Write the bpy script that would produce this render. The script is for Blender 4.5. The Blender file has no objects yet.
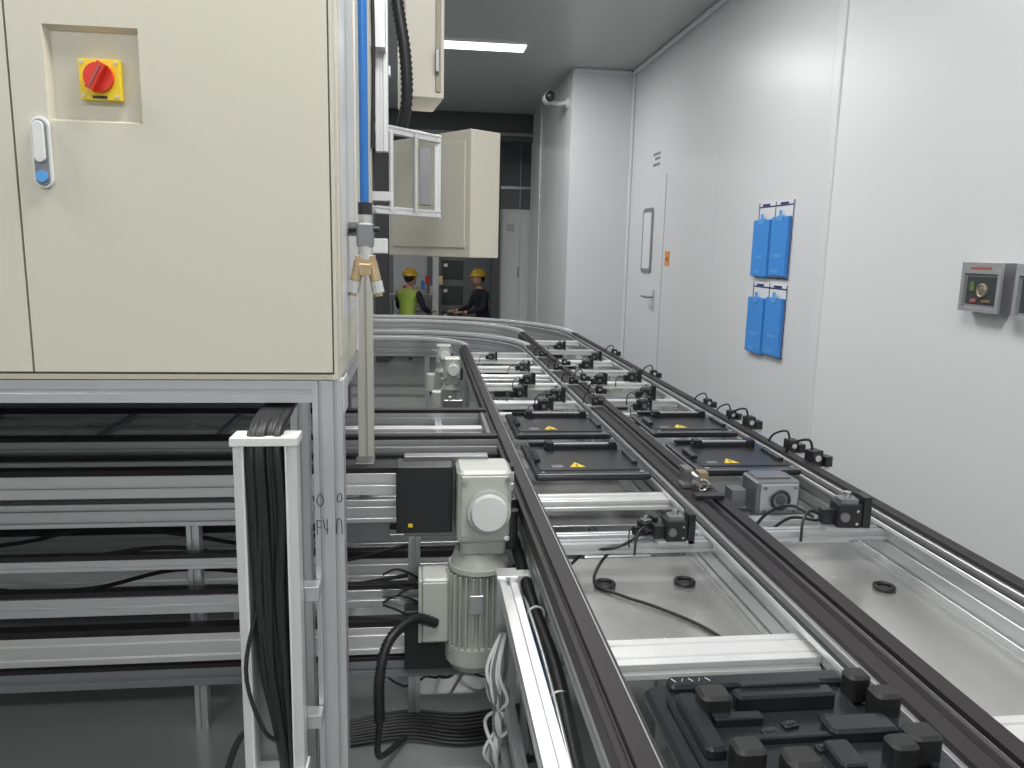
import bpy, bmesh, math, random
from mathutils import Vector, Matrix
random.seed(4)
sc = bpy.context.scene
sc.view_settings.view_transform = 'Standard'
sc.view_settings.look = 'None'

# ---------------------------------------------------------------- materials
def mat(name, col, metal=0.0, rough=0.5, nscale=8.0, var=0.06, bump=0.0, emit=None, es=0.0, coat=0.0, stretch=None, rv=.04, spec=.5):
    m = bpy.data.materials.new(name); m.use_nodes = True
    nt = m.node_tree; N = nt.nodes; L = nt.links
    b = N['Principled BSDF']
    tc = N.new('ShaderNodeTexCoord'); mp = N.new('ShaderNodeMapping')
    if stretch: mp.inputs['Scale'].default_value = stretch
    nz = N.new('ShaderNodeTexNoise'); nz.inputs['Scale'].default_value = nscale; nz.inputs['Detail'].default_value = 4
    L.new(tc.outputs['Object'], mp.inputs['Vector']); L.new(mp.outputs['Vector'], nz.inputs['Vector'])
    mx = N.new('ShaderNodeMix'); mx.data_type = 'RGBA'
    c = Vector(col)
    mx.inputs[6].default_value = (*(c*(1-var)), 1); mx.inputs[7].default_value = (*[min(1, k*(1+var)) for k in c], 1)
    L.new(nz.outputs['Fac'], mx.inputs[0]); L.new(mx.outputs[2], b.inputs['Base Color'])
    mr = N.new('ShaderNodeMapRange'); mr.inputs['To Min'].default_value = max(0.02, rough-rv); mr.inputs['To Max'].default_value = min(1, rough+rv)
    L.new(nz.outputs['Fac'], mr.inputs['Value']); L.new(mr.outputs['Result'], b.inputs['Roughness'])
    b.inputs['Metallic'].default_value = metal
    b.inputs['Coat Weight'].default_value = coat
    b.inputs['Specular IOR Level'].default_value = spec
    if bump > 0:
        bp = N.new('ShaderNodeBump'); bp.inputs['Strength'].default_value = bump; bp.inputs['Distance'].default_value = 0.002
        L.new(nz.outputs['Fac'], bp.inputs['Height']); L.new(bp.outputs['Normal'], b.inputs['Normal'])
    if emit:
        b.inputs['Emission Color'].default_value = (*emit, 1); b.inputs['Emission Strength'].default_value = es
    return m

M = dict(
 alu=mat('anodised_aluminium', (.60,.61,.62), .75, .34, 30, .05, 0, stretch=(1,1,6)),
 alub=mat('bright_aluminium', (.75,.75,.75), .55, .35, 25, .04),
 guide=mat('polished_guide_rail', (.82,.82,.82), .35, .25, 25, .03),
 plate=mat('steel_plate', (.60,.60,.59), .8, .27, 3, .03, rv=.02),
 steel=mat('dark_steel', (.28,.28,.29), .8, .35, 12, .1),
 cream=mat('cream_powder_coat', (.60,.575,.48), 0, .36, 90, .012, .03),
 post=mat('beige_grey_paint', (.48,.47,.42), .1, .4, 30, .03),
 creamd=mat('cream_seam', (.34,.32,.25), 0, .5),
 grey=mat('motor_grey_paint', (.50,.51,.47), .1, .40, 40, .05),
 white=mat('white_plastic', (.70,.71,.70), 0, .4, 20, .03),
 black=mat('black_plastic', (.018,.018,.02), 0, .38, 40, .2),
 rubber=mat('black_rubber', (.014,.014,.015), 0, .45, 60, .2),
 strip=mat('black_wear_strip', (.024,.021,.023), 0, .48, 30, .2, spec=.28),
 pallet=mat('black_hardcoat', (.020,.022,.026), .2, .24, 30, .2),
 dark=mat('dark_grey_paint', (.05,.052,.055), 0, .5),
 mid=mat('mid_grey_paint', (.20,.21,.22), 0, .5),
 wall=mat('cleanroom_panel_white', (.645,.66,.668), 0, .34, .8, .008, rv=.01),
 wall2=mat('cleanroom_panel_bright', (.69,.70,.705), 0, .36, .8, .008, rv=.01),
 ceil=mat('ceiling_panel', (.45,.46,.455), 0, .30, .8, .01, rv=.01),
 seam=mat('panel_seam', (.54,.55,.56), 0, .5),
 floor=mat('epoxy_floor', (.24,.255,.25), 0, .25, 2.0, .05),
 blue=mat('blue_folder', (.055,.26,.68), 0, .35, 20, .06),
 navy=mat('navy_print', (.02,.03,.14), 0, .5),
 tube=mat('blue_air_tube', (.02,.14,.42), 0, .3, 20, .1),
 yellow=mat('warning_yellow', (.80,.58,.02), 0, .4),
 red=mat('switch_red', (.65,.03,.015), 0, .35),
 dred=mat('dull_red_label', (.36,.09,.08), 0, .5),
 green=mat('dull_green', (.10,.15,.06), 0, .4),
 orange=mat('orange_sign', (.70,.27,.08), 0, .5),
 brass=mat('brass', (.55,.42,.26), .9, .3),
 chrome=mat('nickel', (.7,.7,.68), .95, .2),
 skin=mat('skin', (.5,.3,.2), 0, .5),
 hair=mat('hair', (.01,.01,.01), 0, .6),
 hivis=mat('hi_vis_fabric', (.40,.55,.10), 0, .8),
 cloth=mat('dark_workwear', (.02,.022,.03), 0, .85),
 helmet=mat('yellow_helmet', (.60,.38,.03), 0, .3),
 glass=mat('dark_glass', (.06,.07,.07), .1, .06),
 led=mat('led_diffuser', (.9,.9,.9), 0, .5, emit=(1,1,1), es=3.0),
 lblue=mat('pale_blue_plastic', (.10,.34,.72), 0, .35),
)

# ---------------------------------------------------------------- builder
def slot_section(w, h, nx=1, ny=1, sw=.009, sd=.007):
    P = []
    def side(n, L):
        out = [(-L/2, 0)]
        for i in range(n):
            c = -L/2 + L*(i+.5)/n
            out += [(c-sw/2, 0), (c-sw/2, sd), (c+sw/2, sd), (c+sw/2, 0)]
        return out
    for a, d in side(nx, w): P.append((a, -h/2+d))
    for a, d in side(ny, h): P.append((w/2-d, a))
    for a, d in side(nx, w): P.append((-a, h/2-d))
    for a, d in side(ny, h): P.append((-w/2+d, -a))
    return P

class B:
    def __init__(s, name): s.n=name; s.v=[]; s.f=[]; s.mi=[]; s.sm=[]; s.mats=[]
    def add(s, V, F, m, smooth=False):
        o=len(s.v); s.v += [tuple(p) for p in V]
        if m not in s.mats: s.mats.append(m)
        k=s.mats.index(m)
        for i,f in enumerate(F):
            s.f.append([o+j for j in f]); s.mi.append(k); s.sm.append(smooth)
    def box(s, x0,x1,y0,y1,z0,z1,m):
        V=[(x,y,z) for x in (x0,x1) for y in (y0,y1) for z in (z0,z1)]
        s.add(V,[(0,1,3,2),(4,6,7,5),(0,4,5,1),(2,3,7,6),(0,2,6,4),(1,5,7,3)],m)
    def obox(s, c, sz, m, rz=0, rx=0, ry=0):
        R=Matrix.Rotation(rz,3,'Z')@Matrix.Rotation(ry,3,'Y')@Matrix.Rotation(rx,3,'X'); c=Vector(c)
        V=[c+R@Vector((x*sz[0]/2,y*sz[1]/2,z*sz[2]/2)) for x in (-1,1) for y in (-1,1) for z in (-1,1)]
        s.add(V,[(0,1,3,2),(4,6,7,5),(0,4,5,1),(2,3,7,6),(0,2,6,4),(1,5,7,3)],m)
    def rbox(s, c, sz, m, r=.008, rz=0, n=3):
        hx,hy=sz[0]/2,sz[1]/2; r=min(r,hx*.95,hy*.95); c=Vector(c); R=Matrix.Rotation(rz,3,'Z')
        def ring(ins,z):
            out=[]
            for k,(sx,sy) in enumerate(((1,1),(-1,1),(-1,-1),(1,-1))):
                for i in range(n+1):
                    a=math.pi/2*(k+i/n)
                    out.append(c+R@Vector((sx*(hx-r)+(r-ins)*math.cos(a), sy*(hy-r)+(r-ins)*math.sin(a), z)))
            return out
        ch=min(r*.5,sz[2]*.3)
        rs=[ring(ch,-sz[2]/2),ring(0,-sz[2]/2+ch),ring(0,sz[2]/2-ch),ring(ch,sz[2]/2)]
        q=len(rs[0]); V=sum(rs,[]); F=[]
        for a in range(3):
            for i in range(q): F.append((a*q+i,a*q+(i+1)%q,(a+1)*q+(i+1)%q,(a+1)*q+i))
        s.add(V,F+[tuple(range(q))[::-1],tuple(range(3*q,4*q))],m)
    def ext(s, sec, p0, p1, m, up=(0,0,1)):
        p0=Vector(p0);p1=Vector(p1);d=(p1-p0).normalized();up=Vector(up)
        side=d.cross(up).normalized(); up=side.cross(d)
        n=len(sec); V=[p+side*a+up*b for p in (p0,p1) for a,b in sec]
        F=[(i,(i+1)%n,n+(i+1)%n,n+i) for i in range(n)]+[tuple(range(n))[::-1],tuple(range(n,2*n))]
        s.add(V,F,m)
    def prof(s,p0,p1,w,h,m=None,up=(0,0,1),nx=1,ny=1,sw=.009):
        s.ext(slot_section(w,h,nx,ny,sw,min(w,h)*.17),p0,p1,m or M['alu'],up)
    def sweep(s, sec, path, m):
        n=len(sec);V=[];k=len(path)
        P=[Vector((x,y,0)) for x,y in path]
        for i,p in enumerate(P):
            t=(P[min(i+1,k-1)]-P[max(i-1,0)]).normalized(); side=Vector((t.y,-t.x,0))
            for a,b in sec: V.append(p+side*a+Vector((0,0,b)))
        F=[]
        for j in range(k-1):
            for i in range(n): F.append((j*n+i,j*n+(i+1)%n,(j+1)*n+(i+1)%n,(j+1)*n+i))
        s.add(V,F+[tuple(range(n))[::-1],tuple(range((k-1)*n,k*n))],m)
    def cyl(s,p0,p1,r,m,r2=None,n=24):
        p0=Vector(p0);p1=Vector(p1);d=(p1-p0).normalized();r2=r if r2 is None else r2
        a=d.orthogonal().normalized();b=d.cross(a)
        def ring(p,q): return [p+a*q*math.cos(2*math.pi*i/n)+b*q*math.sin(2*math.pi*i/n) for i in range(n)]
        A=ring(p0,r);C=ring(p1,r2)
        s.add(A+C,[(i,(i+1)%n,n+(i+1)%n,n+i) for i in range(n)],m,True)
        s.add(A,[tuple(range(n))[::-1]],m); s.add(C,[tuple(range(n))],m)
    def tube(s,pts,r,m,k=6,n=8,corr=0,taper=None):
        P=[Vector(p) for p in pts]
        if k>1 and len(P)>2:
            Q=[P[0]*2-P[1]]+P+[P[-1]*2-P[-2]];O=[]
            for i in range(1,len(Q)-2):
                for j in range(k):
                    t=j/k;a,b,c,d=Q[i-1],Q[i],Q[i+1],Q[i+2]
                    O.append(.5*((2*b)+(c-a)*t+(2*a-5*b+4*c-d)*t*t+(3*b-a-3*c+d)*t**3))
            O.append(P[-1]);P=O
        if corr:
            O=[];
            for i in range(len(P)-1):
                L=(P[i+1]-P[i]).length;c=max(1,int(L/corr))
                for j in range(c): O.append(P[i].lerp(P[i+1],j/c))
            O.append(P[-1]);P=O
        nrm=None;V=[]
        for i,p in enumerate(P):
            t=(P[min(i+1,len(P)-1)]-P[max(i-1,0)]).normalized()
            if nrm is None: nrm=t.orthogonal().normalized()
            nrm=(nrm-t*nrm.dot(t)).normalized();bb=t.cross(nrm)
            rr=r*(1.0 if (not corr or i%2) else .8)
            if taper: rr*=1+(taper-1)*i/(len(P)-1)
            for q in range(n):
                a=2*math.pi*q/n;V.append(p+nrm*rr*math.cos(a)+bb*rr*math.sin(a))
        F=[]
        for j in range(len(P)-1):
            for i in range(n):F.append((j*n+i,j*n+(i+1)%n,(j+1)*n+(i+1)%n,(j+1)*n+i))
        s.add(V,F,m,True); s.add(V[:n],[tuple(range(n))[::-1]],m); s.add(V[-n:],[tuple(range(n))],m)
    def ball(s,c,r,m,sc3=(1,1,1),n=16,half=False):
        c=Vector(c);V=[];F=[];h=n//2
        for j in range(h+1):
            th=math.pi*j/h
            if half and th>math.pi/2: th=math.pi/2
            for i in range(n):
                a=2*math.pi*i/n
                V.append(c+Vector((r*sc3[0]*math.sin(th)*math.cos(a),r*sc3[1]*math.sin(th)*math.sin(a),r*sc3[2]*math.cos(th))))
        for j in range(h if not half else h//2):
            for i in range(n):F.append((j*n+i,j*n+(i+1)%n,(j+1)*n+(i+1)%n,(j+1)*n+i))
        s.add(V,F,m,True)
    def torus(s,c,R,r,m,axis='Z',n=28,k=8):
        c=Vector(c);V=[];F=[]
        for i in range(n):
            a=2*math.pi*i/n
            for j in range(k):
                b=2*math.pi*j/k;x=(R+r*math.cos(b))*math.cos(a);y=(R+r*math.cos(b))*math.sin(a);z=r*math.sin(b)
                V.append(c+(Vector((x,y,z)) if axis=='Z' else Vector((x,z,y)) if axis=='Y' else Vector((z,x,y))))
        for i in range(n):
            for j in range(k):F.append((i*k+j,((i+1)%n)*k+j,((i+1)%n)*k+(j+1)%k,i*k+(j+1)%k))
        s.add(V,F,m,True)
    def done(s,bev=0,seg=2,parent=None):
        me=bpy.data.meshes.new(s.n);me.from_pydata(s.v,[],s.f)
        for m in s.mats: me.materials.append(m)
        for p,k,q in zip(me.polygons,s.mi,s.sm): p.material_index=k;p.use_smooth=q
        bm=bmesh.new();bm.from_mesh(me);bmesh.ops.recalc_face_normals(bm,faces=bm.faces);bm.to_mesh(me);bm.free()
        o=bpy.data.objects.new(s.n,me);sc.collection.objects.link(o)
        if bev:
            b=o.modifiers.new('bevel','BEVEL');b.width=bev;b.segments=seg;b.limit_method='ANGLE';b.angle_limit=math.radians(50)
        if parent:o.parent=parent
        return o

# ---------------------------------------------------------------- camera
F=Vector((.1178,.9779,-.1726)).normalized();R=Vector((.9930,-.1157,.0224));R=(R-F*R.dot(F)).normalized();U=R.cross(F)
cam=bpy.data.cameras.new('camera');co=bpy.data.objects.new('camera',cam);sc.collection.objects.link(co)
mw=Matrix((( R.x,U.x,-F.x,0),(R.y,U.y,-F.y,0),(R.z,U.z,-F.z,1.6),(0,0,0,1)))
co.matrix_world=mw;cam.sensor_width=36;cam.lens=27.07;cam.clip_start=.02;sc.camera=co

# ---------------------------------------------------------------- room
CZ=3.35
YS=3.80
b=B('floor');b.box(-5,2.3,-3.2,15.2,-.1,0,M['floor']);b.done()
b=B('ceiling');b.box(-5,2.3,-3.2,10.5,CZ,CZ+.1,M['ceil'])
b.box(-5,2.3,10.5,15.2,CZ,CZ+.1,M['dark']);b.done()  # shade of the unlit far room put into the ceiling colour
b=B('wall_right');b.box(2.1,2.3,YS,15.2,0,CZ,M['wall'])
b.box(2.0995,2.1,5.45,5.453,0,CZ,M['seam']);b.done()
b=B('wall_right_front');b.box(2.05,2.3,-3.2,YS,0,CZ,M['wall2']);b.done()
b=B('trim_1');b.box(2.040,2.1,YS-.04,YS+.05,0,CZ,M['wall']);b.done(.012,3)
b=B('trim_3');b.box(2.06,2.1,YS+.05,7.8,CZ-.04,CZ,M['wall']);b.box(1.47,2.06,7.76,7.8,CZ-.04,CZ,M['wall']);b.done(.015,3)
b=B('wall_recess');b.box(1.47,2.1,7.8,10.6,0,CZ,M['wall'])
b.box(1.4685,1.47,8.6,8.605,0,CZ,M['seam']);b.done(.02,3)
b=B('trim_2');b.box(2.07,2.1,7.77,7.8,0,CZ-.04,M['wall2']);b.box(1.45,1.47,9.7,9.8,0,CZ,M['alub']);b.done(.008)
b=B('wall_left');b.box(-5.2,-5,-3.2,15.2,0,CZ,M['wall']);b.done()
b=B('wall_back');b.box(-5,2.3,-3.4,-3.2,0,CZ,M['wall']);b.done()
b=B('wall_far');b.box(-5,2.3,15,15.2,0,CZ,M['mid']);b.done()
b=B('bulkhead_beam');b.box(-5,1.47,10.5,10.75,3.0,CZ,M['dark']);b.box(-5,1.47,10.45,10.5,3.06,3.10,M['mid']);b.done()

# ceiling lights
def panel(x,y,sx,sy,pw,mesh=True):
    b=B('led_ceiling_light');b.box(x-sx/2-.02,x+sx/2+.02,y-sy/2-.02,y+sy/2+.02,CZ-.02,CZ,M['white'])
    b.box(x-sx/2,x+sx/2,y-sy/2,y+sy/2,CZ-.024,CZ-.02,M['led']);b.done()
    l=bpy.data.lights.new('led_lamp','AREA');l.shape='RECTANGLE';l.size=sx;l.size_y=sy;l.energy=pw;l.color=(1,.995,.985)
    o=bpy.data.objects.new('led_lamp',l);o.location=(x,y,CZ-.03);sc.collection.objects.link(o)
for y in (-1.6,1.2,4.1): panel(.35,y,1.1,.5,48)
panel(.51,7.09,.78,.24,36)
for y in (-1.6,1.2,4.1,7.03): panel(-2.2,y,1.2,.4,42)
panel(-1.0,9.4,.7,.3,10)
panel(-.8,13,1.2,.3,26)
w=bpy.data.worlds.new('world');sc.world=w;w.use_nodes=True
w.node_tree.nodes['Background'].inputs[0].default_value=(.8,.85,.9,1);w.node_tree.nodes['Background'].inputs[1].default_value=.2

# door
b=B('door_1')
X=2.1
def rrectX(b,xa,xb,y0,y1,z0,z1,r,m,n=5):
    S=[]
    for k,(cy,cz) in enumerate(((y1-r,z1-r),(y0+r,z1-r),(y0+r,z0+r),(y1-r,z0+r))):
        for i in range(n+1):
            a=math.pi/2*(k+i/n);S.append((cy+r*math.cos(a),cz+r*math.sin(a)))
    k=len(S);V=[(xa,p,q) for p,q in S]+[(xb,p,q) for p,q in S]
    b.add(V,[(i,(i+1)%k,k+(i+1)%k,k+i) for i in range(k)]+[tuple(range(k)),tuple(range(k,2*k))],m)
b.box(X-.004,X-.001,6.625,7.555,0.001,2.265,M['seam']);b.box(X-.006,X-.003,6.63,7.55,.01,2.26,M['wall'])
rrectX(b,X-.018,X-.006,6.93,7.24,1.41,2.0,.05,M['steel']);rrectX(b,X-.020,X-.018,6.965,7.205,1.45,1.96,.035,M['wall2'])
b.box(X-.014,X-.006,6.78,6.84,1.08,1.26,M['chrome']);b.tube([(X-.016,6.81,1.2),(X-.07,6.81,1.2),(X-.075,6.85,1.2),(X-.075,6.96,1.2)],.011,M['steel'])
b.done()
b=B('door_sign')
for i,zz in enumerate((2.47,2.43,2.375)):
    for j in range(4 if i!=1 else 3):
        h=.014 if i!=2 else .020
        b.box(X-.004,X-.0005,6.86+j*.052,6.892+j*.052,zz-.012,zz+h*.6,M['mid'])
b.done()
b=B('orange_wall_sign');b.box(X-.006,X-.0005,6.44,6.55,1.49,1.61,M['orange']);b.box(X-.008,X-.006,6.47,6.52,1.53,1.56,M['dred']);b.done()

# document boards
def board(z0,z1):
    b=B('document_board');y0,y1=4.24,4.70;X=2.099
    b.box(X-.006,X,y0,y1,z0,z1,M['wall2'])
    for a in (y0,(y0+y1)/2-.004,y1-.008): b.box(X-.008,X-.006,a,a+.008,z0,z1,M['navy'])
    for a in (z0,z1-.03): b.box(X-.008,X-.006,y0,y1,a,a+.008,M['navy'])
    for a in (y0+.07,y0+.31): b.box(X-.009,X-.006,a,a+.1,z1-.02,z1-.008,M['navy'])
    for i,(a,c_) in enumerate(((y0+.012,y0+.222),(y0+.25,y0+.475))):
        t=.012*i;m_=(a+c_)/2;zt_=(z0+z1)/2+.135-t;zb_=zt_-.345
        b.box(X-.022,X-.010,a,c_,zb_,zt_,M['blue']);b.box(X-.030,X-.024,a+.003,c_-.001,zb_+.004,zt_-.002,M['blue'])
        b.box(X-.024,X-.022,a,a+.006,zb_,zt_,M['blue'])
        b.box(X-.034,X-.030,m_-.035,m_+.035,zt_-.028,zt_+.004,M['lblue']);b.box(X-.032,X-.026,m_-.014,m_+.014,zt_+.004,zt_+.035,M['lblue'])
        b.box(X-.0312,X-.030,m_-.05,m_+.05,zb_+.11,zb_+.13,M['lblue']);b.box(X-.0312,X-.030,m_-.02,m_+.06,zb_+.02,zb_+.04,M['lblue'])
    b.done(.0015)
board(1.46,1.913);board(1.0,1.43)
# wall switch boxes
def swbox(y0,y1,z0,z1):
    b=B('wall_switch_box');x=2.0495
    b.box(x-.045,x,y0,y1,z0,z1,M['steel']);t=.016
    b.box(x-.055,x-.045,y0,y1,z1-.040,z1,M['alu']);b.box(x-.055,x-.045,y0,y1,z0,z0+t,M['alu'])
    b.box(x-.055,x-.045,y0,y0+t,z0+t,z1-.040,M['alu']);b.box(x-.055,x-.045,y1-t,y1,z0+t,z1-.040,M['alu'])
    b.box(x-.047,x-.045,y0+t,y1-t,z0+t,z1-.040,M['mid']);b.box(x-.048,x-.047,y0+t+.010,y1-t-.010,z0+t+.010,z1-.050,M['glass'])
    b.box(x-.057,x-.055,y0+.05,y1-.05,z1-.024,z1-.016,M['dred'])
    cy=(y0+y1)/2
    b.cyl((x-.048,cy-.01,z0+.078),(x-.053,cy-.01,z0+.078),.026,M['mid'],n=20);b.torus((x-.053,cy-.01,z0+.078),.022,.003,M['brass'],axis='X',n=20);b.cyl((x-.053,cy-.01,z0+.078),(x-.056,cy-.01,z0+.078),.010,M['brass'])
    b.obox((x-.050,cy+.042,z0+.09),(.004,.022,.035),M['green']);b.obox((x-.050,cy-.035,z0+.04),(.004,.04,.010),M['brass']);b.obox((x-.050,cy+.03,z0+.04),(.004,.03,.012),M['dred'])
    b.done(.002)
swbox(2.475,2.675,1.413,1.590);swbox(2.20,2.41,1.40,1.59)

# security camera
b=B('security_camera')
b.cyl((1.469,8.0,3.06),(1.445,8.0,3.06),.05,M['white']);b.tube([(1.45,8,3.06),(1.36,8,3.05),(1.29,8,3.06)],.022,M['white'])
b.cyl((1.27,8.08,3.10),(1.27,7.93,3.10),.055,M['white']);b.ball((1.27,7.92,3.10),.052,M['black']);b.done()

# ---------------------------------------------------------------- main conveyors
ZT=.84
def lane_path(x,yc,cx):
    Rr=x-cx;P=[(x,-.6)]+[(x,y) for y in (1,3,5)]+[(cx+Rr*math.cos(a),yc+Rr*math.sin(a)) for a in [math.pi/2*i/20 for i in range(21)]]+[(-1.7,yc+Rr)]
    return P
def rect(a0,a1,b0,b1): return [(a0,b0),(a1,b0),(a1,b1),(a0,b1)]
CX=-.11
def lane(xl,xr,yc,plates,beams):
    b=B('pallet_conveyor')
    for x,inn in ((xl,1),(xr,-1)):
        P=lane_path(x,yc,CX)
        S=[(a,c+ZT-.07) for a,c in slot_section(.045,.14,1,3,.010,.009)]
        b.sweep(S,P,M['alu'])
        k=4
        o=-inn*.005
        b.sweep(rect(o-.0185,o+.0185,ZT,ZT+.014),P[:k+1],M['strip'])
        b.sweep(rect(-.023,.023,ZT,ZT+.022),P[k:],M['guide'])
        o=inn*.030
        b.sweep(rect(min(o-.007,o+.007),max(o-.007,o+.007),ZT-.030,ZT-.018),P,M['alub'])
        b.sweep(rect(o-.004,o+.004,ZT-.018,ZT-.012),P,M['rubber'])
        o=-inn*.031
        b.sweep(rect(o-.0080,o+.0080,ZT-.05,ZT-.008),P[:k+1],M['strip'])
        for y in (0.3,2.2,3.9,5.6):
            b.prof((x,y,.02),(x,y,ZT-.14),.045,.045,up=(0,1,0));b.cyl((x,y,0),(x,y,.02),.035,M['black'],n=16)
    for y in (.3,2.2,3.9,5.6): b.prof((xl+.02,y,.3),(xr-.02,y,.3),.045,.045)
    for a in (0.35,0.8,1.2):
        for rr in (xl-CX,xr-CX):
            x=CX+rr*math.cos(a);y=yc+rr*math.sin(a);b.prof((x,y,0),(x,y,ZT-.14),.04,.04,up=(0,1,0))
    for rr in (xl-CX,xr-CX): b.prof((-1.2,yc+rr,0),(-1.2,yc+rr,ZT-.14),.04,.04,up=(0,1,0))
    for (y0,y1,z) in plates:
        b.box(xl+.022,xr-.022,y0,y1,z-.006,z,M['plate'])
    for (y,z,wd,m) in beams:
        n=2 if wd>.05 else 1
        b.prof((xl+.022,y,z),(xr-.022,y,z),wd,.035,M[m],nx=n)
        b.box(xl+.022,xl+.05,y-wd/2-.01,y+wd/2+.01,z-.03,z-.017,M['black'])
    b.done(.0012,1)
lane(.34,.84,6.0,[(1.5,2.12,.70),(2.5,3.5,.66),(3.6,5.9,.62)],
     [(1.42,.775,.10,'alub'),(2.37,.79,.08,'alub'),(2.20,.73,.03,'alu'),(3.62,.80,.05,'alub'),(3.9,.80,.06,'alub'),(4.45,.80,.05,'white'),(4.75,.80,.06,'alub'),(5.1,.80,.08,'white'),(5.5,.80,.06,'white'),(5.8,.80,.05,'alub')])
lane(.93,1.40,7.0,[(1.2,2.2,.70),(2.5,3.5,.66),(3.6,6.9,.62)],
     [(1.1,.775,.10,'alub'),(2.28,.74,.05,'alu'),(3.6,.80,.06,'alub'),(3.95,.80,.05,'alub'),(4.5,.80,.06,'white'),(4.95,.80,.05,'alub'),(5.4,.80,.07,'white'),(6.0,.80,.06,'alub'),(6.6,.80,.06,'white')])
b=B('drive_roller_set')
for x0_,x1_,ys in ((.37,.81,(3.75,4.1,4.6,4.95,5.3,5.65)),(.96,1.37,(3.8,4.2,4.75,5.2,5.7,6.3))):
    for y in ys:
        b.cyl((x0_,y,.765),(x1_,y,.765),.022,M['steel'],n=16)
        b.obox(((x0_+x1_)/2-.06,y+.07,.73),(.16,.07,.06),M['black']);b.obox(((x0_+x1_)/2+.1,y+.06,.72),(.07,.06,.05),M['grey'])
        b.tube([(x0_+.1,y+.07,.74),(x0_+.05,y+.1,.77),(x0_+.03,y+.18,.72),(x0_+.06,y+.25,.68)],.006,M['rubber'],n=6)
b.done()
b=B('drive_box')
b.rbox((.60,2.22,.62),(.22,.12,.14),M['steel'],.01);b.rbox((.60,2.22,.70),(.16,.09,.03),M['black'],.006);b.box(.40,.80,2.19,2.25,.52,.56,M['alu'])
for xx in (.42,.78): b.box(xx-.02,xx+.02,2.20,2.24,0,.52,M['alu'])
b.done(.001,1)
b=B('cable_duct');b.box(.874,.896,-.6,5.9,.74,.81,M['black']);b.box(.879,.891,-.6,5.9,.81,.814,M['strip'])
for y in (0.0,1.5,3,4.5,5.8): b.box(.864,.906,y,y+.04,.735,.74,M['steel'])
b.done()

# ---------------------------------------------------------------- pallets
b=B('battery_tray_pallet')
x0,x1,y0,y1=.385,.795,.70,1.20;z=.83;P_=M['pallet'];BK=M['black']
b.rbox(((x0+x1)/2,(y0+y1)/2,z+.012),(x1-x0,y1-y0,.024),P_,.02)
b.rbox((.565,.95,z+.03),(.31,.44,.014),P_,.03)
b.rbox((.575,1.165,z+.040),(.31,.035,.02),P_,.01)
b.rbox((.595,1.10,z+.05),(.17,.03,.03),P_,.008);b.rbox((.595,1.115,z+.062),(.14,.012,.02),BK,.004)
b.rbox((.435,1.05,z+.045),(.035,.15,.022),P_,.01);b.rbox((.57,1.01,z+.042),(.13,.012,.012),P_,.004);b.rbox((.50,1.06,z+.042),(.08,.02,.02),P_,.004)
b.rbox((.68,1.02,z+.045),(.11,.045,.025),P_,.01);b.rbox((.62,.955,z+.045),(.04,.06,.02),P_,.006)
b.rbox((.765,.95,z+.032),(.035,.34,.016),P_,.008)
for (x,y,s) in ((.47,1.09,.045),(.735,1.125,.036),(.752,1.07,.040),(.47,.955,.042),(.535,.925,.046),(.70,.945,.038),(.745,.965,.044),(.46,.83,.045),(.72,.82,.045)):
    b.rbox((x,y,z+.052),(s*1.12,s,.050),M['rubber'],.011)
for (x,y,q) in ((.58,1.045,.2),(.605,.985,.1),(.56,.965,0),(.635,.99,.3),(.65,1.06,-.1),(.54,1.03,.2)):
    b.rbox((x,y,z+.040),(.026,.016,.006),BK,.003,q);b.rbox((x,y,z+.0438),(.018,.008,.002),BK,.002,q)
b.box(.765,.79,1.02,1.06,z+.0245,z+.026,M['white'])
for i,xx in enumerate((.43,.445,.46,.475,.49)): b.obox((xx,1.166,z+.0505),(.0015,.012,.001),M['alu'],.5*(-1)**i)
b.done(.001,1)

def transfer(x0,x1,y0,y1,z=.83):
    b=B('carrier_pallet');m=M['pallet'];cx=(x0+x1)/2;cy=(y0+y1)/2
    b.rbox((cx,cy,z+.01),(x1-x0,y1-y0,.02),m,.015)
    b.rbox((cx,cy-.02,z+.021),(x1-x0-.05,y1-y0-.16,.004),BK,.01)
    b.box(x0+.01,x1-.01,y0+.004,y0+.012,z+.02,z+.023,M['steel'])
    b.rbox((cx+.02,y1-.09,z+.030),(x1-x0-.12,.03,.02),m,.006);b.rbox((cx+.02,y1-.09,z+.043),(x1-x0-.17,.014,.006),M['alu'],.003)
    for s in (-1,1): b.rbox((cx+.02+s*(x1-x0-.16)/2,y1-.09,z+.036),(.03,.05,.034),m,.006)
    b.rbox((cx,y1-.025,z+.026),(x1-x0-.06,.02,.014),m,.005)
    b.rbox((x0+.03,cy,z+.028),(.02,.12,.016),m,.005);b.rbox((x1-.03,cy-.02,z+.028),(.02,.16,.016),m,.005)
    tx,ty,r=cx-.04,y0+.11,.036
    for q,zz,mm in ((r,.0235,M['black']),(r*.92,.0242,M['yellow'])):
        T=[(tx+q*math.cos(a),ty+q*math.sin(a)*1.2) for a in (math.pi/2,math.pi*7/6,math.pi*11/6)]
        b.add([(p[0],p[1],z+.02) for p in T]+[(p[0],p[1],z+zz) for p in T],[(0,1,4,3),(1,2,5,4),(2,0,3,5),(3,4,5)],mm)
    b.obox((tx,ty,z+.0246),(.005,.03,.001),M['black'])
    b.box(tx-.09,tx-.05,ty-.02,ty+.01,z+.0225,z+.0236,M['steel'])
    for sx in (x0+.03,x1-.03):
        for sy in (y0+.03,y1-.03): b.cyl((sx,sy,z+.02),(sx,sy,z+.024),.009,M['chrome'],n=12)
    b.done(.001,1)
transfer(.385,.79,2.47,2.90);transfer(.385,.79,3.04,3.46)
transfer(.975,1.35,2.50,2.92);transfer(.975,1.35,3.06,3.46)

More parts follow.
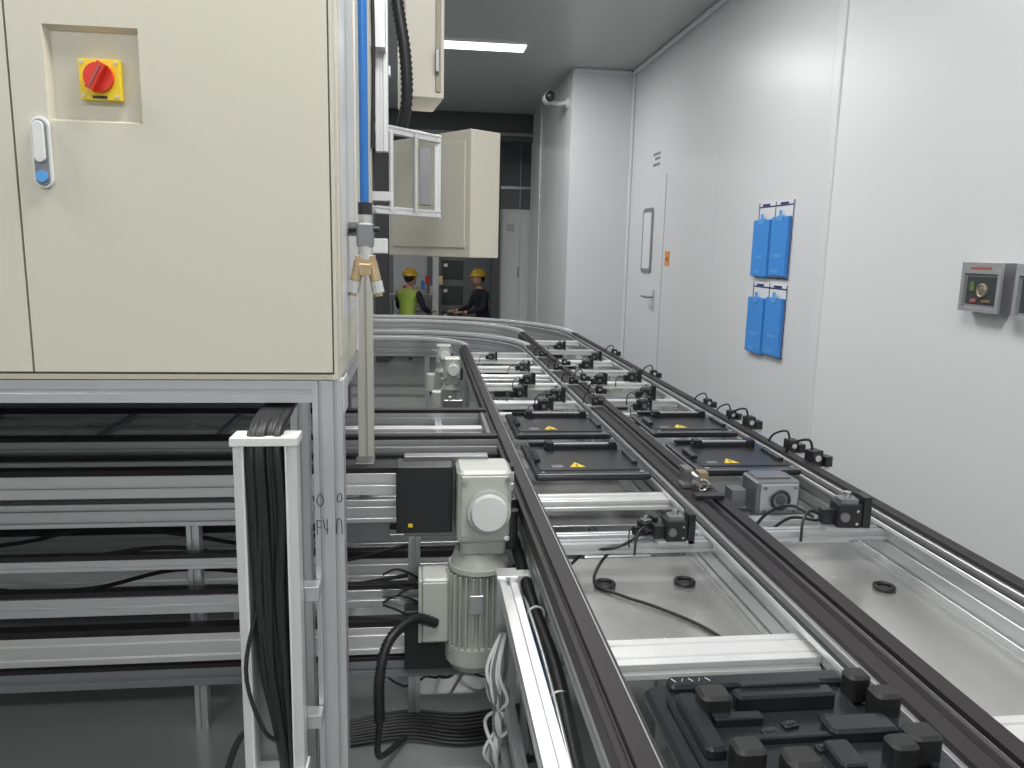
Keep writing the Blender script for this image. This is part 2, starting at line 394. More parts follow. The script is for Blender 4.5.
# stoppers / sensors
def stopper(x,y,z,s=1.0,rz=0,nm='stopper_unit'):
    b=B(nm);R_=Matrix.Rotation(rz,3,'Z')
    def T(p): q=R_@Vector(p)*s;return (x+q.x,y+q.y,z+q.z)
    def ob(c,sz,m): b.obox(T(c),[k*s for k in sz],m,rz)
    ob((0,0,.03),(.06,.055,.06),M['black']);ob((0,0,.066),(.045,.04,.014),M['steel']);ob((.045,.0,.035),(.02,.05,.09),M['black'])
    ob((-.045,.01,.02),(.03,.03,.04),M['black'])
    b.cyl(T((-.015,-.028,.03)),T((-.015,-.036,.03)),.012*s,M['steel'],n=14)
    b.cyl(T((.0,.0,.07)),T((.0,.0,.088)),.010*s,M['chrome'],n=12)
    for k in (.012,.045): b.cyl(T((.018,-.028,k)),T((.018,-.031,k)),.004*s,M['chrome'],n=8)
    b.tube([T((-.06,.01,.02)),T((-.09,.0,.035)),T((-.12,-.03,.02)),T((-.13,-.05,-.03))],.004*s,M['rubber'],n=6)
    ob((0,0,-.006),(.11,.05,.012),M['alu'])
    b.done(.001,1)
def sensor(x,y,z=.854,s=1.0,rz=0):
    b=B('rail_sensor')
    b.obox((x,y,z+.004*s),(.07*s,.04*s,.008*s),M['alu'],rz);b.obox((x,y,z+.028*s),(.032*s,.03*s,.04*s),M['black'],rz)
    b.obox((x+.03*s,y+.005,z+.02*s),(.022*s,.035*s,.026*s),M['black'],rz);b.cyl((x,y-.015*s,z+.032*s),(x,y-.024*s,z+.032*s),.008*s,M['chrome'],n=12)
    b.tube([(x,y+.01,z+.045*s),(x-.01*s,y+.02,z+.07*s),(x-.035*s,y+.05*s,z+.05*s),(x-.04*s,y+.08*s,z+.004)],.0035*s,M['rubber'],n=6)
    b.done(.001,1)
b=B('stopper_crossbar');b.prof((.362,1.99,.79),(.818,1.99,.79),.04,.03);b.done()
b=B('stopper_crossbar');b.prof((.952,2.05,.79),(1.378,2.05,.79),.04,.03);b.done()
stopper(.70,1.97,.817,.95);stopper(.63,2.01,.817,.6,.4)
stopper(1.25,2.05,.817,1.15,-.1)
for (x,y,s,r) in ((.60,3.66,.8,.3),(.70,3.9,.9,0),(.52,4.0,.8,.5),(.62,4.4,.8,.2),(.66,4.9,.8,0),(.5,5.4,.7,0),(1.10,3.66,.8,.4),(1.2,3.95,.9,0),(1.05,4.4,.8,.3),(1.28,4.5,.9,0),(1.1,5.0,.8,.3),(1.25,5.4,.8,0),(1.1,6.0,.8,0)):
    stopper(x,y,.825,s,r)
sensor(1.45,2.62,.82,1.5,.3);sensor(1.46,2.82,.82,1.3,.1);sensor(1.46,3.22,.82,1.4,0);sensor(1.46,3.42,.82,1.1,.4);sensor(1.45,3.7,.82,1.1,0)
sensor(1.44,4.6,.82,1.2);sensor(1.44,5.6,.82,1.2)
for y in (3.9,4.3,4.9): sensor(.93,y,.854,1.0)
for y in (3.6,4.2,4.7,5.3): sensor(.84,y,.854,1.0)
b=B('latch_bracket')
b.obox((.885,2.32,.862),(.10,.05,.012),M['steel']);b.obox((.86,2.34,.89),(.03,.05,.05),M['steel']);b.obox((.91,2.33,.885),(.03,.04,.035),M['brass'])
b.torus((.895,2.28,.87),.018,.004,M['chrome'],axis='Y',n=18);b.cyl((.87,2.31,.90),(.87,2.25,.90),.009,M['chrome'])
b.obox((.885,2.20,.862),(.09,.04,.012),M['black']);b.done(.001,1)
b=B('lift_drive_unit')
zc=.80
b.rbox((1.185,2.405,zc),(.155,.12,.115),M['steel'],.010);b.rbox((1.185,2.42,zc+.060),(.12,.08,.008),M['steel'],.006)
b.box(1.120,1.250,2.335,2.345,zc-.05,zc+.05,M['alu'])
b.cyl((1.185,2.335,zc),(1.185,2.325,zc),.036,M['steel']);b.torus((1.185,2.325,zc),.030,.005,M['black'],axis='Y');b.cyl((1.185,2.325,zc),(1.185,2.319,zc),.015,M['glass'])
for sx in (-.052,.052):
    for sz in (-.04,.04): b.cyl((1.185+sx,2.335,zc+sz),(1.185+sx,2.329,zc+sz),.006,M['steel'],n=8)
b.box(1.04,1.09,2.38,2.44,.76,.82,M['steel']);b.box(1.0,1.3,2.37,2.42,.66,.742,M['steel']);b.done(.002)
for x,y in ((.50,1.93),(.725,1.93),(1.27,1.86)):
    b=B('rubber_grommet');b.torus((x,y,.7065),.024,.0065,M['rubber']);b.cyl((x,y,.700),(x,y,.703),.024,M['dark']);b.done()
b=B('black_cable');b.tube([(.61,2.02,.80),(.52,2.0,.76),(.47,1.93,.712),(.52,1.86,.708),(.60,1.78,.708),(.68,1.68,.706),(.735,1.55,.706),(.75,1.50,.705)],.0045,M['rubber'])
b.tube([(.62,2.0,.82),(.54,1.96,.80),(.46,2.0,.77),(.43,2.04,.72)],.0045,M['rubber']);b.done()
b=B('black_cable');b.tube([(1.17,2.08,.83),(1.12,2.13,.85),(1.08,2.2,.80),(1.04,2.22,.73)],.005,M['rubber']);b.tube([(1.18,2.08,.82),(1.14,2.16,.80),(1.11,2.22,.74)],.005,M['rubber']);b.done()

# ---------------------------------------------------------------- lower side frame with cable bundle
b=B('side_support_frame')
fx=.247
b.prof((fx,.9,.655),(fx,2.02,.655),.050,.045,M['alub'],nx=1)
b.prof((fx-.003,2.05,0),(fx-.003,2.05,.69),.06,.06,up=(0,1,0));b.prof((fx,1.0,0),(fx,1.0,.630),.045,.045,up=(0,1,0))
b.prof((fx,2.05,.34),(fx,1.03,.34),.03,.03)
b.box(fx-.033,fx+.027,2.02,2.08,.69,.695,M['alub']);b.box(fx-.01,.312,2.04,2.08,.64,.688,M['white'])
b.prof((fx,1.03,.20),(fx,2.02,.20),.045,.045)
b.done(.001,1)
b=B('corrugated_cable_bundle')
b.tube([(.297,2.3,.69),(.300,1.9,.66),(.308,1.6,.655),(.300,1.3,.62),(.305,1.05,.59),(.31,.8,.55)],.018,M['rubber'],corr=.006,n=10)
b.tube([(.305,2.3,.60),(.315,1.8,.60),(.31,1.4,.57),(.32,.9,.5)],.017,M['rubber'],corr=.006,n=10)
for k in range(8): b.tube([(.285+.006*k,2.3,.60-.03*k),(.30,1.9,.60-.04*k+random.uniform(-.02,.02)),(.305+random.uniform(-.01,.01),1.6,.57-.04*k),(.295+.005*k,1.3,.56-.04*k),(.31,.9,.45-.03*k)],.007,M['rubber'])
b.tube([(.287,2.1,.64),(.283,1.85,.67),(.288,1.6,.655),(.282,1.3,.645),(.285,1.0,.60)],.005,M['alu'])
b.tube([(.289,2.1,.62),(.288,1.7,.625),(.283,1.4,.63),(.287,1.1,.57)],.004,M['lblue'])
for y,zz in ((1.85,.665),(1.5,.64),(1.2,.605)): b.torus((.300,y,zz),.021,.003,M['white'],axis='Y',n=18,k=5)
b.done()
b=B('white_cable_bundle')
for k in range(14):
    a=random.uniform(-.03,.03);c=random.uniform(-.02,.02);e=random.uniform(-.015,.015)
    b.tube([(.23+a*.4,1.99,.54),(.210+a+e,1.955+c,.45),(.215+a*.5-e,1.94+c,.37),(.215-a+e,1.95-c,.29),(.205+a+e,1.94+c,.21),(.215-a*.6-e,1.95,.12),(.225+a,1.97,.01)],.0055,M['white'] if k%3 else M['mid'],n=6)
b.done()

# ---------------------------------------------------------------- transverse conveyors on left
b=B('transverse_conveyor')
xa,xb=-3.2,.300
def bar(y,z0,z1,m='alu',ny=2,w=.045,x1=xb):
    b.prof((xa,y,(z0+z1)/2),(x1,y,(z0+z1)/2),w,z1-z0,M[m],ny=ny)
def belt(y,z,w=.04,h=.012,x1=xb): b.box(xa,x1,y-w/2,y+w/2,z,z+h,M['strip'])
bar(3.5,.775,.85);belt(3.5,.85,.05,.016);bar(2.95,.765,.862);belt(2.95,.862,.045,.016)
belt(2.90,.80,.03,.014);bar(3.28,.80,.83,'alub',1,.06);bar(3.15,.70,.76,'alu',1)
bar(2.4,.822,.893,'alub',1);belt(2.4,.893,.045,.018);bar(2.4,.730,.805,'alu',2)
bar(2.95,.43,.50,'alu',2);belt(2.95,.50,.05,.02);bar(2.95,.29,.38,'alub',2);belt(2.95,.38,.05,.03)
bar(2.4,.44,.50,'alu',1);belt(2.4,.50,.03,.016);bar(3.5,.30,.38);belt(3.5,.38);belt(2.4,.62,.03,.016,-.25);bar(2.4,.585,.62,'alu',1,.03,-.25)
bar(2.4,.275,.37,'alub',2);belt(2.4,.37,.045,.022);bar(2.4,.19,.250,'mid',1);belt(2.4,.25,.045,.014)
for x in (-3.1,-1.9,-.72,-.02):
    for y in (2.45,3.0,3.55): b.prof((x,y,0),(x,y,.80 if y>2.5 else .72),.04,.04,up=(0,1,0))
for x in (-2.6,-2.0,-1.45,-1.0,-.6,.08):
    b.prof((x,2.97,.80),(x,3.48,.80),.03,.03)
    b.cyl((x+.2,2.97,.84),(x+.2,3.48,.84),.015,M['steel'],n=12)
for k in range(3):
    pts=[(-3+i*.27,2.62+.05*k,.45+.06*k+.04*math.sin(i*1.7+k)) for i in range(12)];b.tube(pts,.008,M['rubber'],n=6)
for k in range(5):
    pts=[(-.12+.04*i,2.36,.56-.03*k+.018*math.sin(i*1.4+k*2)) for i in range(6)];b.tube(pts,.0045,M['rubber'],n=6)
b.box(-.24,-.10,2.41,2.44,.66,.76,M['steel'])
b.done(.001,1)
b=B('added_light_block_panel');b.box(-3.3,-.35,3.9,3.93,.03,1.2,M['mid'])  # added panel, keeps light out of the space behind the conveyors
for x in (-3.3,-1.8,-.4): b.prof((x,3.96,0),(x,3.96,1.24),.04,.04,up=(0,1,0))
b.done()

# gear motor
def gearmotor(name,ox,oy,oz,s=1.0):
    b=B(name)
    def T(x,y,z): return (ox+x*s,oy+y*s,oz+z*s)
    def rb(c,sz,m,r=.01): b.rbox(T(*c),[k*s for k in sz],m,r*s)
    g=M['grey']
    rb((0,0,.11),(.165,.15,.23),g,.02)
    rb((0,0,-.02),(.14,.14,.05),g,.02)
    rb((0,-.074,.11),(.14,.012,.20),g,.004)
    b.cyl(T(.012,-.075,.105),T(.012,-.10,.105),.065*s,g);b.cyl(T(.012,-.10,.105),T(.012,-.118,.105),.057*s,M['white'],.052*s)
    for sx in (-.060,.068):
        for sz in (.020,.200): b.cyl(T(sx,-.08,sz),T(sx,-.088,sz),.009*s,M['chrome'],n=8)
    b.cyl(T(-.01,0,-.04),T(-.01,0,-.085),.072*s,g,.088*s);b.cyl(T(-.01,0,-.085),T(-.01,0,-.10),.093*s,g)
    b.cyl(T(-.02,0,-.10),T(-.02,0,-.345),.070*s,g)
    for i in range(26):
        a=2*math.pi*i/26;r=.079
        b.obox(T(-.02+r*math.cos(a),r*math.sin(a),-.225),(.026*s,.0045*s,.235*s),g,a)
    b.box(ox-.04*s,ox+.0*s,oy-.095*s,oy-.088*s,oz-.22*s,oz-.16*s,M['alu'])
    b.cyl(T(-.02,0,-.345),T(-.02,0,-.40),.092*s,g);b.cyl(T(-.02,0,-.40),T(-.02,0,-.425),.092*s,g,.075*s)
    rb((-.145,-.01,-.22),(.085,.11,.21),g,.012);rb((-.19,-.01,-.22),(.012,.12,.20),g,.004)
    rb((-.145,-.068,-.22),(.075,.008,.19),g,.003)
    b.cyl(T(-.145,-.01,-.325),T(-.145,-.01,-.36),.016*s,M['black'],n=12)
    rb((.095,.05,.05),(.03,.08,.12),M['black'],.006)
    return b
b=gearmotor('gear_motor',.19,2.27,.725)
b.rbox((.012,2.30,.845),(.17,.10,.21),M['black'],.006);b.obox((-.03,2.249,.765),(.014,.002,.012),M['yellow'])
b.box(-.05,.21,2.33,2.37,.70,.96,M['steel'])
b.rbox((.08,2.33,.36),(.26,.06,.20),M['black'],.004)
b.cyl((.275,2.22,.82),(.275,2.22,.70),.02,M['black'])
b.done(.001,1)
b=gearmotor('gear_motor',.19,4.7,.80,.62);b.rbox((.20,4.7,.58),(.12,.12,.20),M['steel']);b.done(.001,1)
b=gearmotor('gear_motor',.16,5.35,.80,.6);b.done(.001,1)

# cables & hoses on floor
b=B('black_hose')
b.tube([(.05,2.20,.47),(-.02,2.17,.50),(-.09,2.1,.47),(-.115,2.05,.38),(-.115,2.03,.26)],.017,M['rubber'],corr=.005,n=10)
b.tube([(-.115,2.03,.26),(-.12,2.1,.1),(-.05,2.3,.02)],.01,M['rubber']);b.done()
b=B('floor_cable_coil')
for k in range(4):
    pts=[]
    for i in range(14):
        a=i*.55+k;rr=.14+.06*math.sin(i*1.3+k)
        pts.append((.10+.05*k+rr*1.3*math.cos(a),2.72+.06*k+rr*math.sin(a),.010+.02*k+.07*abs(math.sin(i*.9+k))))
    b.tube(pts,.0045,M['rubber'],k=4,n=6)
for k in range(9): b.tube([(-.3,2.28+.015*k,.01),(-.05,2.30+.018*k,.02),(.15,2.26+.02*k,.015),(.4,2.32+.02*k,.01)],.007,M['rubber'],n=6)
b.tube([(.0,2.42,.26),(.03,2.45,.18),(.10,2.6,.05),(.2,2.8,.01)],.006,M['rubber']);b.done()

# ---------------------------------------------------------------- cabinet frame and cabinet
b=B('aluminium_stand')
for x,y in ((-.181,1.53),(-.225,1.92),(-2.9,1.53),(-2.9,1.92)):
    b.prof((x,y,0),(x,y,1.295 if y>1.6 else 1.34),.058,.045,up=(0,1,0),nx=2,ny=1,sw=.007)
b.prof((-2.87,1.53,1.318),(-.21,1.53,1.318),.045,.044);b.prof((-2.87,1.94,1.318),(-.21,1.94,1.318),.045,.044)
for x in (-.181,-2.9): b.prof((x,1.555,1.318),(x,1.96,1.318),.045,.044)
b.prof((-2.87,1.92,.12),(-.25,1.92,.12),.045,.044)
b.box(-.153,-.150,1.52,1.60,1.27,1.34,M['alub'])
mk=[[(-.206,1.10),(-.199,1.115),(-.192,1.10),(-.199,1.088),(-.206,1.10)],[(-.206,1.06),(-.206,1.03)],[(-.206,1.06),(-.195,1.058)],[(-.206,1.045),(-.197,1.044)],[(-.193,1.06),(-.190,1.04),(-.184,1.042)],[(-.186,1.062),(-.186,1.03)],[(-.165,1.11),(-.158,1.115),(-.157,1.10),(-.165,1.098),(-.165,1.11)],[(-.168,1.03),(-.166,1.06),(-.158,1.058),(-.157,1.03)]]
for st in mk: b.tube([(x,1.5072,z-.004) for x,z in st],.0011,M['black'],k=3,n=5)
b.done(.001,1)

c=M['cream']
b=B('electrical_cabinet')
b.box(-3.0,-.16,1.522,1.96,1.342,2.95,c)
b.box(-2.99,-.17,1.519,1.522,1.352,2.95,M['creamd'])
b.box(-3.0,-.16,1.505,1.522,1.342,1.352,c);b.box(-.166,-.16,1.505,1.522,1.352,2.95,c)
Y0=1.500;zb,zt=1.357,2.94
b.box(-1.35,-.7125,Y0,1.518,zb,zt,c);b.box(-2.9,-1.36,Y0,1.518,zb,zt,c)
dx0,dx1=-.7085,-.169;rx0,rx1,rz0,rz1=-.651,-.493,1.805,1.965;yr=1.5175
xs=[dx0,rx0,rx1,dx1];zs=[zb,rz0,rz1,zt]
V=[(x,Y0,z) for z in zs for x in xs]
Fq=[(r*4+q,r*4+q+1,(r+1)*4+q+1,(r+1)*4+q) for r in range(3) for q in range(3) if not (r==1 and q==1)]
n0=len(V);ins=.006
V+=[(rx0+ins,yr,rz0+ins),(rx1-ins,yr,rz0+ins),(rx1-ins,yr,rz1-ins),(rx0+ins,yr,rz1-ins)]
fr=[5,6,10,9]
Fq+=[(fr[i],fr[(i+1)%4],n0+(i+1)%4,n0+i) for i in range(4)]+[(n0,n0+1,n0+2,n0+3)]
m0=len(V);V+=[(dx0,1.518,zb),(dx1,1.518,zb),(dx1,1.518,zt),(dx0,1.518,zt)]
Fq+=[(0,1,2,3,m0+1,m0),(3,7,11,15,m0+2,m0+1),(15,14,13,12,m0+3,m0+2),(12,8,4,0,m0,m0+3)]
b.add(V,Fq,c)
CAB=b.done()
b=B('side_panel');b.box(-.160,-.157,1.56,1.92,1.38,2.9,M['cream']);b.box(-.1575,-.1565,1.60,1.88,1.45,2.85,M['wall'])
b.box(-.159,-.153,1.93,1.96,1.345,2.95,M['alub']);b.done(0,1,CAB)
b=B('rotary_isolator_switch')
b.box(-.595,-.527,1.500,1.5170,1.843,1.911,M['yellow']);b.cyl((-.561,1.500,1.880),(-.561,1.492,1.880),.025,M['red'])
b.obox((-.561,1.486,1.880),(.015,.016,.050),M['red'],0,0,.5);b.obox((-.561,1.478,1.880),(.004,.004,.040),M['dred'],0,0,.5)
for dx,dz in ((-.028,.028),(.028,.028),(-.028,-.028),(.028,-.028)): b.cyl((-.561+dx,1.5,1.877+dz),(-.561+dx,1.498,1.877+dz),.003,M['chrome'],n=8)
b.box(-.575,-.550,1.499,1.500,1.845,1.850,M['black']);b.done(.001,1,CAB)
b=B('door_handle')
def stadY(b,ya,yb,x0,x1,z0,z1,m,n=10):
    r=(x1-x0)/2;cx=(x0+x1)/2;S=[(cx+r*math.cos(math.pi*i/n),z1-r+r*math.sin(math.pi*i/n)) for i in range(n+1)]+[(cx+r*math.cos(math.pi+math.pi*i/n),z0+r+r*math.sin(math.pi+math.pi*i/n)) for i in range(n+1)]
    k=len(S);V=[(p,ya,q) for p,q in S]+[(p,yb,q) for p,q in S]
    b.add(V,[(i,(i+1)%k,k+(i+1)%k,k+i) for i in range(k)]+[tuple(range(k)),tuple(range(k,2*k))],m)
stadY(b,1.4995,1.493,-.680,-.648,1.688,1.810,M['white']);stadY(b,1.493,1.490,-.676,-.652,1.692,1.806,M['mid']);stadY(b,1.490,1.484,-.673,-.655,1.732,1.802,M['white'])
b.cyl((-.664,1.490,1.708),(-.664,1.486,1.708),.010,M['lblue']);b.done(.0008,1,CAB)

# cable tray
b=B('cable_trunking');wt=M['white']
b.box(-.343,-.323,1.42,1.46,.56,1.235,M['alub']);b.box(-.247,-.228,1.42,1.46,.56,1.235,M['alub'])
b.box(-.346,-.225,1.41,1.47,1.234,1.250,wt);b.box(-.335,-.225,1.405,1.47,.545,.560,wt)
b.box(-.343,-.228,1.46,1.47,.56,1.235,M['steel']);b.box(-.30,-.20,1.47,1.505,.9,.93,M['alu']);b.box(-.30,-.20,1.47,1.505,.62,.65,M['alu'])
b.box(-.326,-.322,1.412,1.46,.56,1.235,wt);b.box(-.249,-.245,1.412,1.46,.56,1.235,wt)
b.done(.001,1)
b=B('black_cable_harness')
for k in range(22):
    a=random.uniform(-.028,.028);d=random.uniform(-.014,.016);e=random.uniform(-.02,.02)
    b.tube([(-.275+a*.8,1.62,1.285),(-.28+a,1.50,1.280),(-.288+a,1.432+d,1.24),(-.285+a*1.1,1.43+d,1.1),(-.285+a+e*.4,1.43+d,.95),(-.283+a*.9,1.43+d,.8),(-.272+a*.6,1.435+d,.68),(-.262+a*.4,1.437+d,.56),(-.275+a,1.45,.50),(-.33+a,1.55,.3),(-.36+a,1.7,.04)],.0065,M['rubber'],k=5,n=7)
b.tube([(-.30,1.43,.95),(-.33,1.40,.8),(-.30,1.39,.68),(-.275,1.43,.62)],.0045,M['rubber'],n=6)
b.tube([(-.31,1.5,.55),(-.36,1.5,.60),(-.40,1.5,.50),(-.38,1.5,.40)],.007,M['rubber'],n=6)
b.done()

# blue air tube & brass valve manifold
b=B('blue_air_tube');b.tube([(-.123,1.72,2.95),(-.121,1.71,2.4),(-.1195,1.70,2.0),(-.119,1.70,1.68)],.0095,M['tube'],n=12)
b.box(-.156,-.11,1.705,1.72,2.3,2.32,M['white']);b.done()
b=B('brass_air_valve');x=-.118;y=1.70
b.cyl((x,y,1.69),(x,y,1.665),.015,M['black']);b.cyl((x,y,1.665),(x,y,1.645),.011,M['chrome'])
b.cyl((x-.055,y,1.635),(x+.03,y,1.635),.006,M['black']);b.rbox((x,y,1.622),(.036,.032,.05),M['steel'],.006)
b.obox((x-.045,y,1.632),(.02,.02,.016),M['steel'])
b.cyl((x,y,1.60),(x,y,1.570),.015,M['chrome']);b.obox((x,y,1.568),(.042,.024,.024),M['brass'])
for s in (-1,1):
    b.cyl((x+s*.012,y,1.567),(x+s*.022,y-.004,1.525),.012,M['brass']);b.cyl((x+s*.022,y-.004,1.525),(x+s*.027,y-.005,1.500),.0135,M['chrome']);b.cyl((x+s*.027,y-.005,1.500),(x+s*.028,y-.005,1.493),.009,M['brass']);b.obox((x+s*.006,y-.016,1.55),(.014,.014,.024),M['brass'])
b.box(x-.037,x,1.715,1.73,1.62,1.65,M['steel']);b.cyl((x,y,1.63),(-.152,1.715,1.63),.007,M['steel'])
b.done(.0008,1)

# ---------------------------------------------------------------- machine behind
b=B('machine_frame_and_light_block')
b.prof((-.18,2.55,.70),(-.18,2.55,3.0),.05,.05,M['post'],up=(0,1,0),nx=1)
b.box(-.21,-.15,2.44,2.58,.69,.72,M['steel']);b.box(-.21,-.15,2.43,2.52,.895,.91,M['steel'])
b.prof((-.125,2.62,1.9),(-.125,2.62,3.2),.040,.040,M['alub'],up=(0,1,0))
b.prof((-.24,2.75,1.2),(-.24,2.75,3.2),.06,.06,up=(0,1,0))
b.box(-3.4,-.30,2.15,4.8,1.25,3.2,M['wall']);b.box(-.30,-.295,2.9,4.6,1.4,3.1,M['alu'])  # large box extended to block light above the transverse conveyors
for y in (2.2,4.75):
    for x in (-3.35,-.34): b.prof((x,y,0),(x,y,1.25),.05,.05,up=(0,1,0))
for z in (1.6,2.05,2.3,2.45,2.65): b.rbox((-.14,2.66,z),(.06,.05,.05),M['white'],.006);
for z in (1.75,2.15,2.5): b.box(-.22,-.1,2.68,2.72,z,z+.03,M['alub'])
b.box(-.16,-.11,2.535,2.60,2.2,2.34,M['alub']);b.box(-.15,-.12,2.55,2.60,2.42,2.6,M['alu'])
b.tube([(-.15,2.52,3.1),(-.152,2.52,2.6),(-.145,2.52,2.2),(-.15,2.52,1.9)],.006,M['rubber'])
b.done(.001,1)
b=B('swing_arm_bracket')
for z in (1.985,1.72): b.prof((-.155,2.66,z),(.065,2.92,z),.024,.026,M['alub'])
b.cyl((-.02,2.80,1.72),(-.02,2.80,1.985),.010,M['chrome']);b.prof((.06,2.92,1.70),(.06,2.92,2.0),.022,.022,M['alub'],up=(0,1,0));b.box(-.005,.035,2.86,2.94,1.75,1.95,M['steel']);b.cyl((-.10,2.71,1.72),(-.10,2.71,1.985),.008,M['alub']);b.done(.001,1)
b=B('control_box')
P0=Vector((.187,3.0));d1=Vector((-.58,.81)).normalized();d2=Vector((.81,.58)).normalized()
def quadbox(p,l1,l2,z0,z1,m):
    C=[p,p+d2*l2,p+d2*l2+d1*l1,p+d1*l1]
    V=[(q.x,q.y,z) for z in (z0,z1) for q in C]
    b.add(V,[(0,3,2,1),(4,5,6,7),(0,1,5,4),(1,2,6,5),(2,3,7,6),(3,0,4,7)],m)
quadbox(P0,.56,.145,1.563,2.04,c);quadbox(P0-d2*.006+d1*.03,.50,.006,1.60,2.0,c)
b.done(.003)
b=B('hanging_control_box')
b.obox((-.005,3.1,2.635),(.14,.30,1.0),c,.12);b.obox((.060,2.96,2.635),(.02,.02,.96),M['creamd'],.12);b.box(.050,.065,2.93,2.945,2.22,2.3,M['steel'])
b.done(.003)
b=B('corrugated_hose')
b.tube([(-.10,2.84,3.2),(-.105,2.84,2.75),(-.085,2.82,2.45),(-.055,2.82,2.25),(-.05,2.83,2.1),(-.07,2.86,2.0)],.023,M['rubber'],corr=.008,n=12)
b.tube([(-.08,2.80,2.55),(.0,2.80,2.62),(.05,2.82,2.68)],.007,M['rubber']);b.done()

# ---------------------------------------------------------------- far area
b=B('distribution_cabinet');b.box(1.13,1.66,11.0,11.5,0,2.15,M['wall']);b.box(1.15,1.385,10.985,11,.08,2.1,M['wall2']);b.box(1.395,1.64,10.985,11,.08,2.1,M['wall2'])
b.box(1.36,1.375,10.97,10.985,1.2,1.35,M['steel']);b.box(1.2,1.3,10.98,10.985,1.85,1.95,M['steel']);b.done(.004)
b=B('dark_column');b.box(.98,1.09,10.8,11.0,0,3.35,M['dark']);b.done(.005)
b=B('dark_column');b.box(-.62,-.44,10.8,11.0,0,3.35,M['dark']);b.done(.005)
b=B('grey_partition');b.box(1.12,2.05,12.0,12.1,0,3.35,M['mid']);b.box(1.13,1.15,11.98,12,0,3.35,M['alu']);b.box(1.5,1.51,11.98,12,0,3.35,M['alu']);b.box(1.15,2.0,11.985,12,2.5,2.54,M['alu']);b.done()
b=B('equipment_rack');b.box(.30,.70,12.4,12.9,0,2.0,M['mid'])
for z in (.3,.7,1.1,1.5): b.box(.33,.67,12.38,12.4,z,z+.3,M['dark']);b.box(.36,.42,12.37,12.38,z+.2,z+.25,M['alub'])
b.box(.18,.27,12.0,12.1,0,2.6,M['white']);b.box(-.45,.1,13,13.3,0,2.1,M['wall'])
for i in range(9): b.obox((-.25+.07*i,12.3,.93+.08*(i%3)),(.06,.07,.14),(M['red'],M['white'],M['mid'],M['brass'],M['blue'])[i%5])
b.box(-.5,.25,12.1,12.5,.78,.86,M['mid']);b.box(-.48,-.44,12.12,12.48,0,.78,M['mid']);b.done()

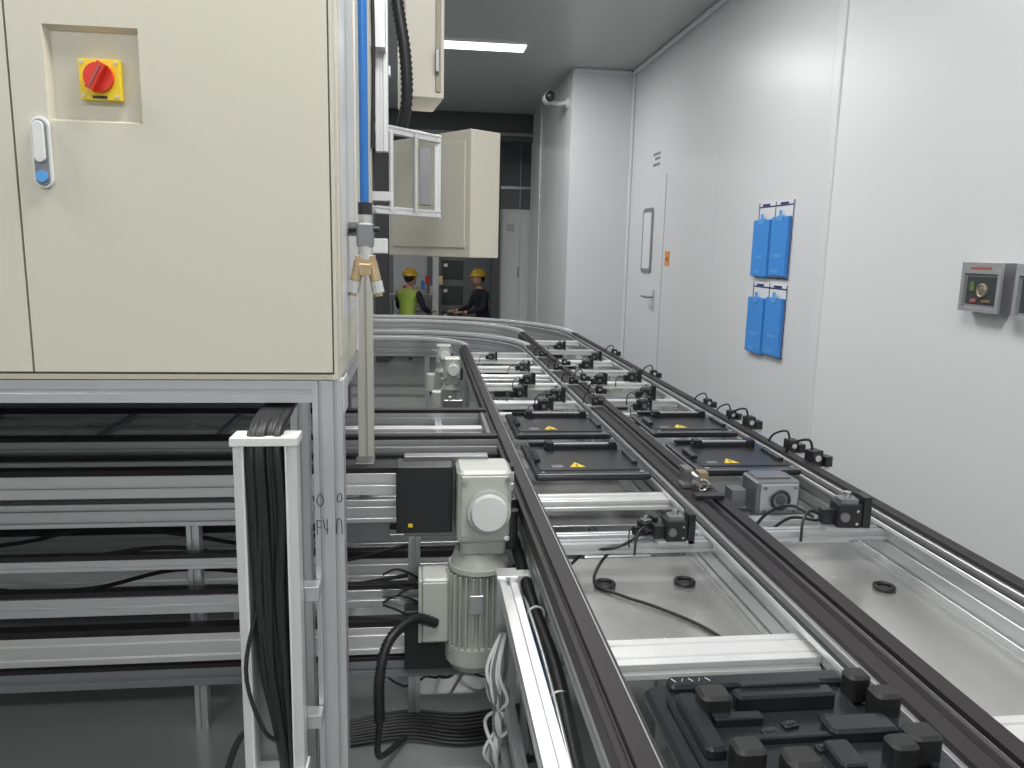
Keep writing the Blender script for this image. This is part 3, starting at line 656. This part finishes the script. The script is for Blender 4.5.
# workers
def worker(x,y,rz,vest,cloth):
    root=bpy.data.objects.new('seated_worker',None);sc.collection.objects.link(root)
    J=[((0,0,.47),.13),((0,.01,.62),.125),((0,-.03,.80),.14),((0,-.05,.93),.13),((0,-.06,1.0),.055),((0,-.075,1.06),.05),
       ((.17,-.04,.93),.06),((.235,-.10,.72),.048),((.16,-.33,.66),.034),((.14,-.38,.66),.028),
       ((-.17,-.04,.93),.06),((-.235,-.10,.72),.048),((-.16,-.33,.66),.034),((-.14,-.38,.66),.028),
       ((.09,-.03,.46),.09),((.13,-.43,.48),.065),((.13,-.42,.12),.042),((.14,-.44,.05),.04),((.15,-.57,.035),.035),
       ((-.09,-.03,.46),.09),((-.13,-.43,.48),.065),((-.13,-.42,.12),.042),((-.14,-.44,.05),.04),((-.15,-.57,.035),.035)]
    E=[(0,1),(1,2),(2,3),(3,4),(4,5),(3,6),(6,7),(7,8),(8,9),(3,10),(10,11),(11,12),(12,13),(0,14),(14,15),(15,16),(16,17),(17,18),(0,19),(19,20),(20,21),(21,22),(22,23)]
    me=bpy.data.meshes.new('tmp');me.from_pydata([j[0] for j in J],E,[]);o=bpy.data.objects.new('tmp',me);sc.collection.objects.link(o)
    md=o.modifiers.new('s','SKIN');sk=me.skin_vertices[0].data
    for i,j in enumerate(J): sk[i].radius=(j[1],j[1]*(.8 if i in (1,2,3) else 1));sk[i].use_root=(i==0)
    ss=o.modifiers.new('u','SUBSURF');ss.levels=2;ss.render_levels=2
    bpy.context.view_layer.update()
    dg=bpy.context.evaluated_depsgraph_get();nm=bpy.data.meshes.new_from_object(o.evaluated_get(dg));bpy.data.objects.remove(o)
    nm.materials.clear()
    for m in (cloth,vest,M['skin'],M['black']): nm.materials.append(m)
    for p in nm.polygons:
        q=p.center;p.use_smooth=True
        if q.z>1.0: p.material_index=2
        elif q.z>.52 and abs(q.x)<.17 and q.y>-.2: p.material_index=1
        elif q.y<-.34 and .6<q.z<.72: p.material_index=2
        elif q.z<.09: p.material_index=3
    bo=bpy.data.objects.new('body',nm);sc.collection.objects.link(bo);bo.parent=root
    h=B('head');hc=(0,-.09,1.155)
    h.ball(hc,.1,M['skin'],(.76,.95,1.15));h.ball((0,-.06,1.175),.1,M['hair'],(.80,.9,1.0))
    h.ball((0,-.19,1.145),.014,M['skin'],(.8,1.3,1.3),8)
    for s in (-1,1): h.ball((s*.03,-.176,1.165),.009,M['black'],n=8);h.ball((s*.077,-.08,1.15),.02,M['skin'],(.4,.8,1.3),8)
    h.obox((0,-.178,1.105),(.036,.006,.008),M['dred'])
    h.ball((0,-.075,1.19),.12,M['helmet'],(.92,1.08,.85),20,True);h.torus((0,-.08,1.192),.115,.01,M['helmet']);h.rbox((0,-.20,1.19),(.13,.08,.008),M['helmet'],.03)
    h.obox((0,-.075,1.288),(.02,.16,.02),M['helmet'])
    h.done(parent=root)
    hd=B('hands')
    for s in (-1,1):
        hd.ball((s*.135,-.42,.66),.04,M['skin'],(.95,1.1,.45),12)
        for i in range(4):
            fx=s*.135+(i-1.5)*.019;L=(.06,.072,.068,.052)[i]
            hd.tube([(fx,-.45,.662),(fx,-.45-L*.5,.662),(fx,-.45-L,.64)],.009,M['skin'],k=3,n=6,taper=.7)
        hd.tube([(s*.105,-.41,.66),(s*.08,-.44,.655),(s*.08,-.47,.645)],.010,M['skin'],k=3,n=6,taper=.75)
    hd.done(parent=root)
    st=B('stool');st.cyl((0,.02,.33),(0,.02,.375),.18,M['dark']);st.cyl((0,.02,.05),(0,.02,.33),.025,M['steel'])
    for i in range(5):
        a=2*math.pi*i/5;st.obox((.13*math.cos(a),.02+.13*math.sin(a),.035),(.27,.03,.03),M['steel'],a);st.ball((.25*math.cos(a),.02+.25*math.sin(a),.025),.025,M['black'],n=8)
    st.done(parent=root)
    root.location=(x,y,0);root.rotation_euler=(0,0,rz)
worker(-.20,11.3,2.5,M['hivis'],M['cloth'])
worker(.93,11.7,-1.2,M['cloth'],M['cloth'])
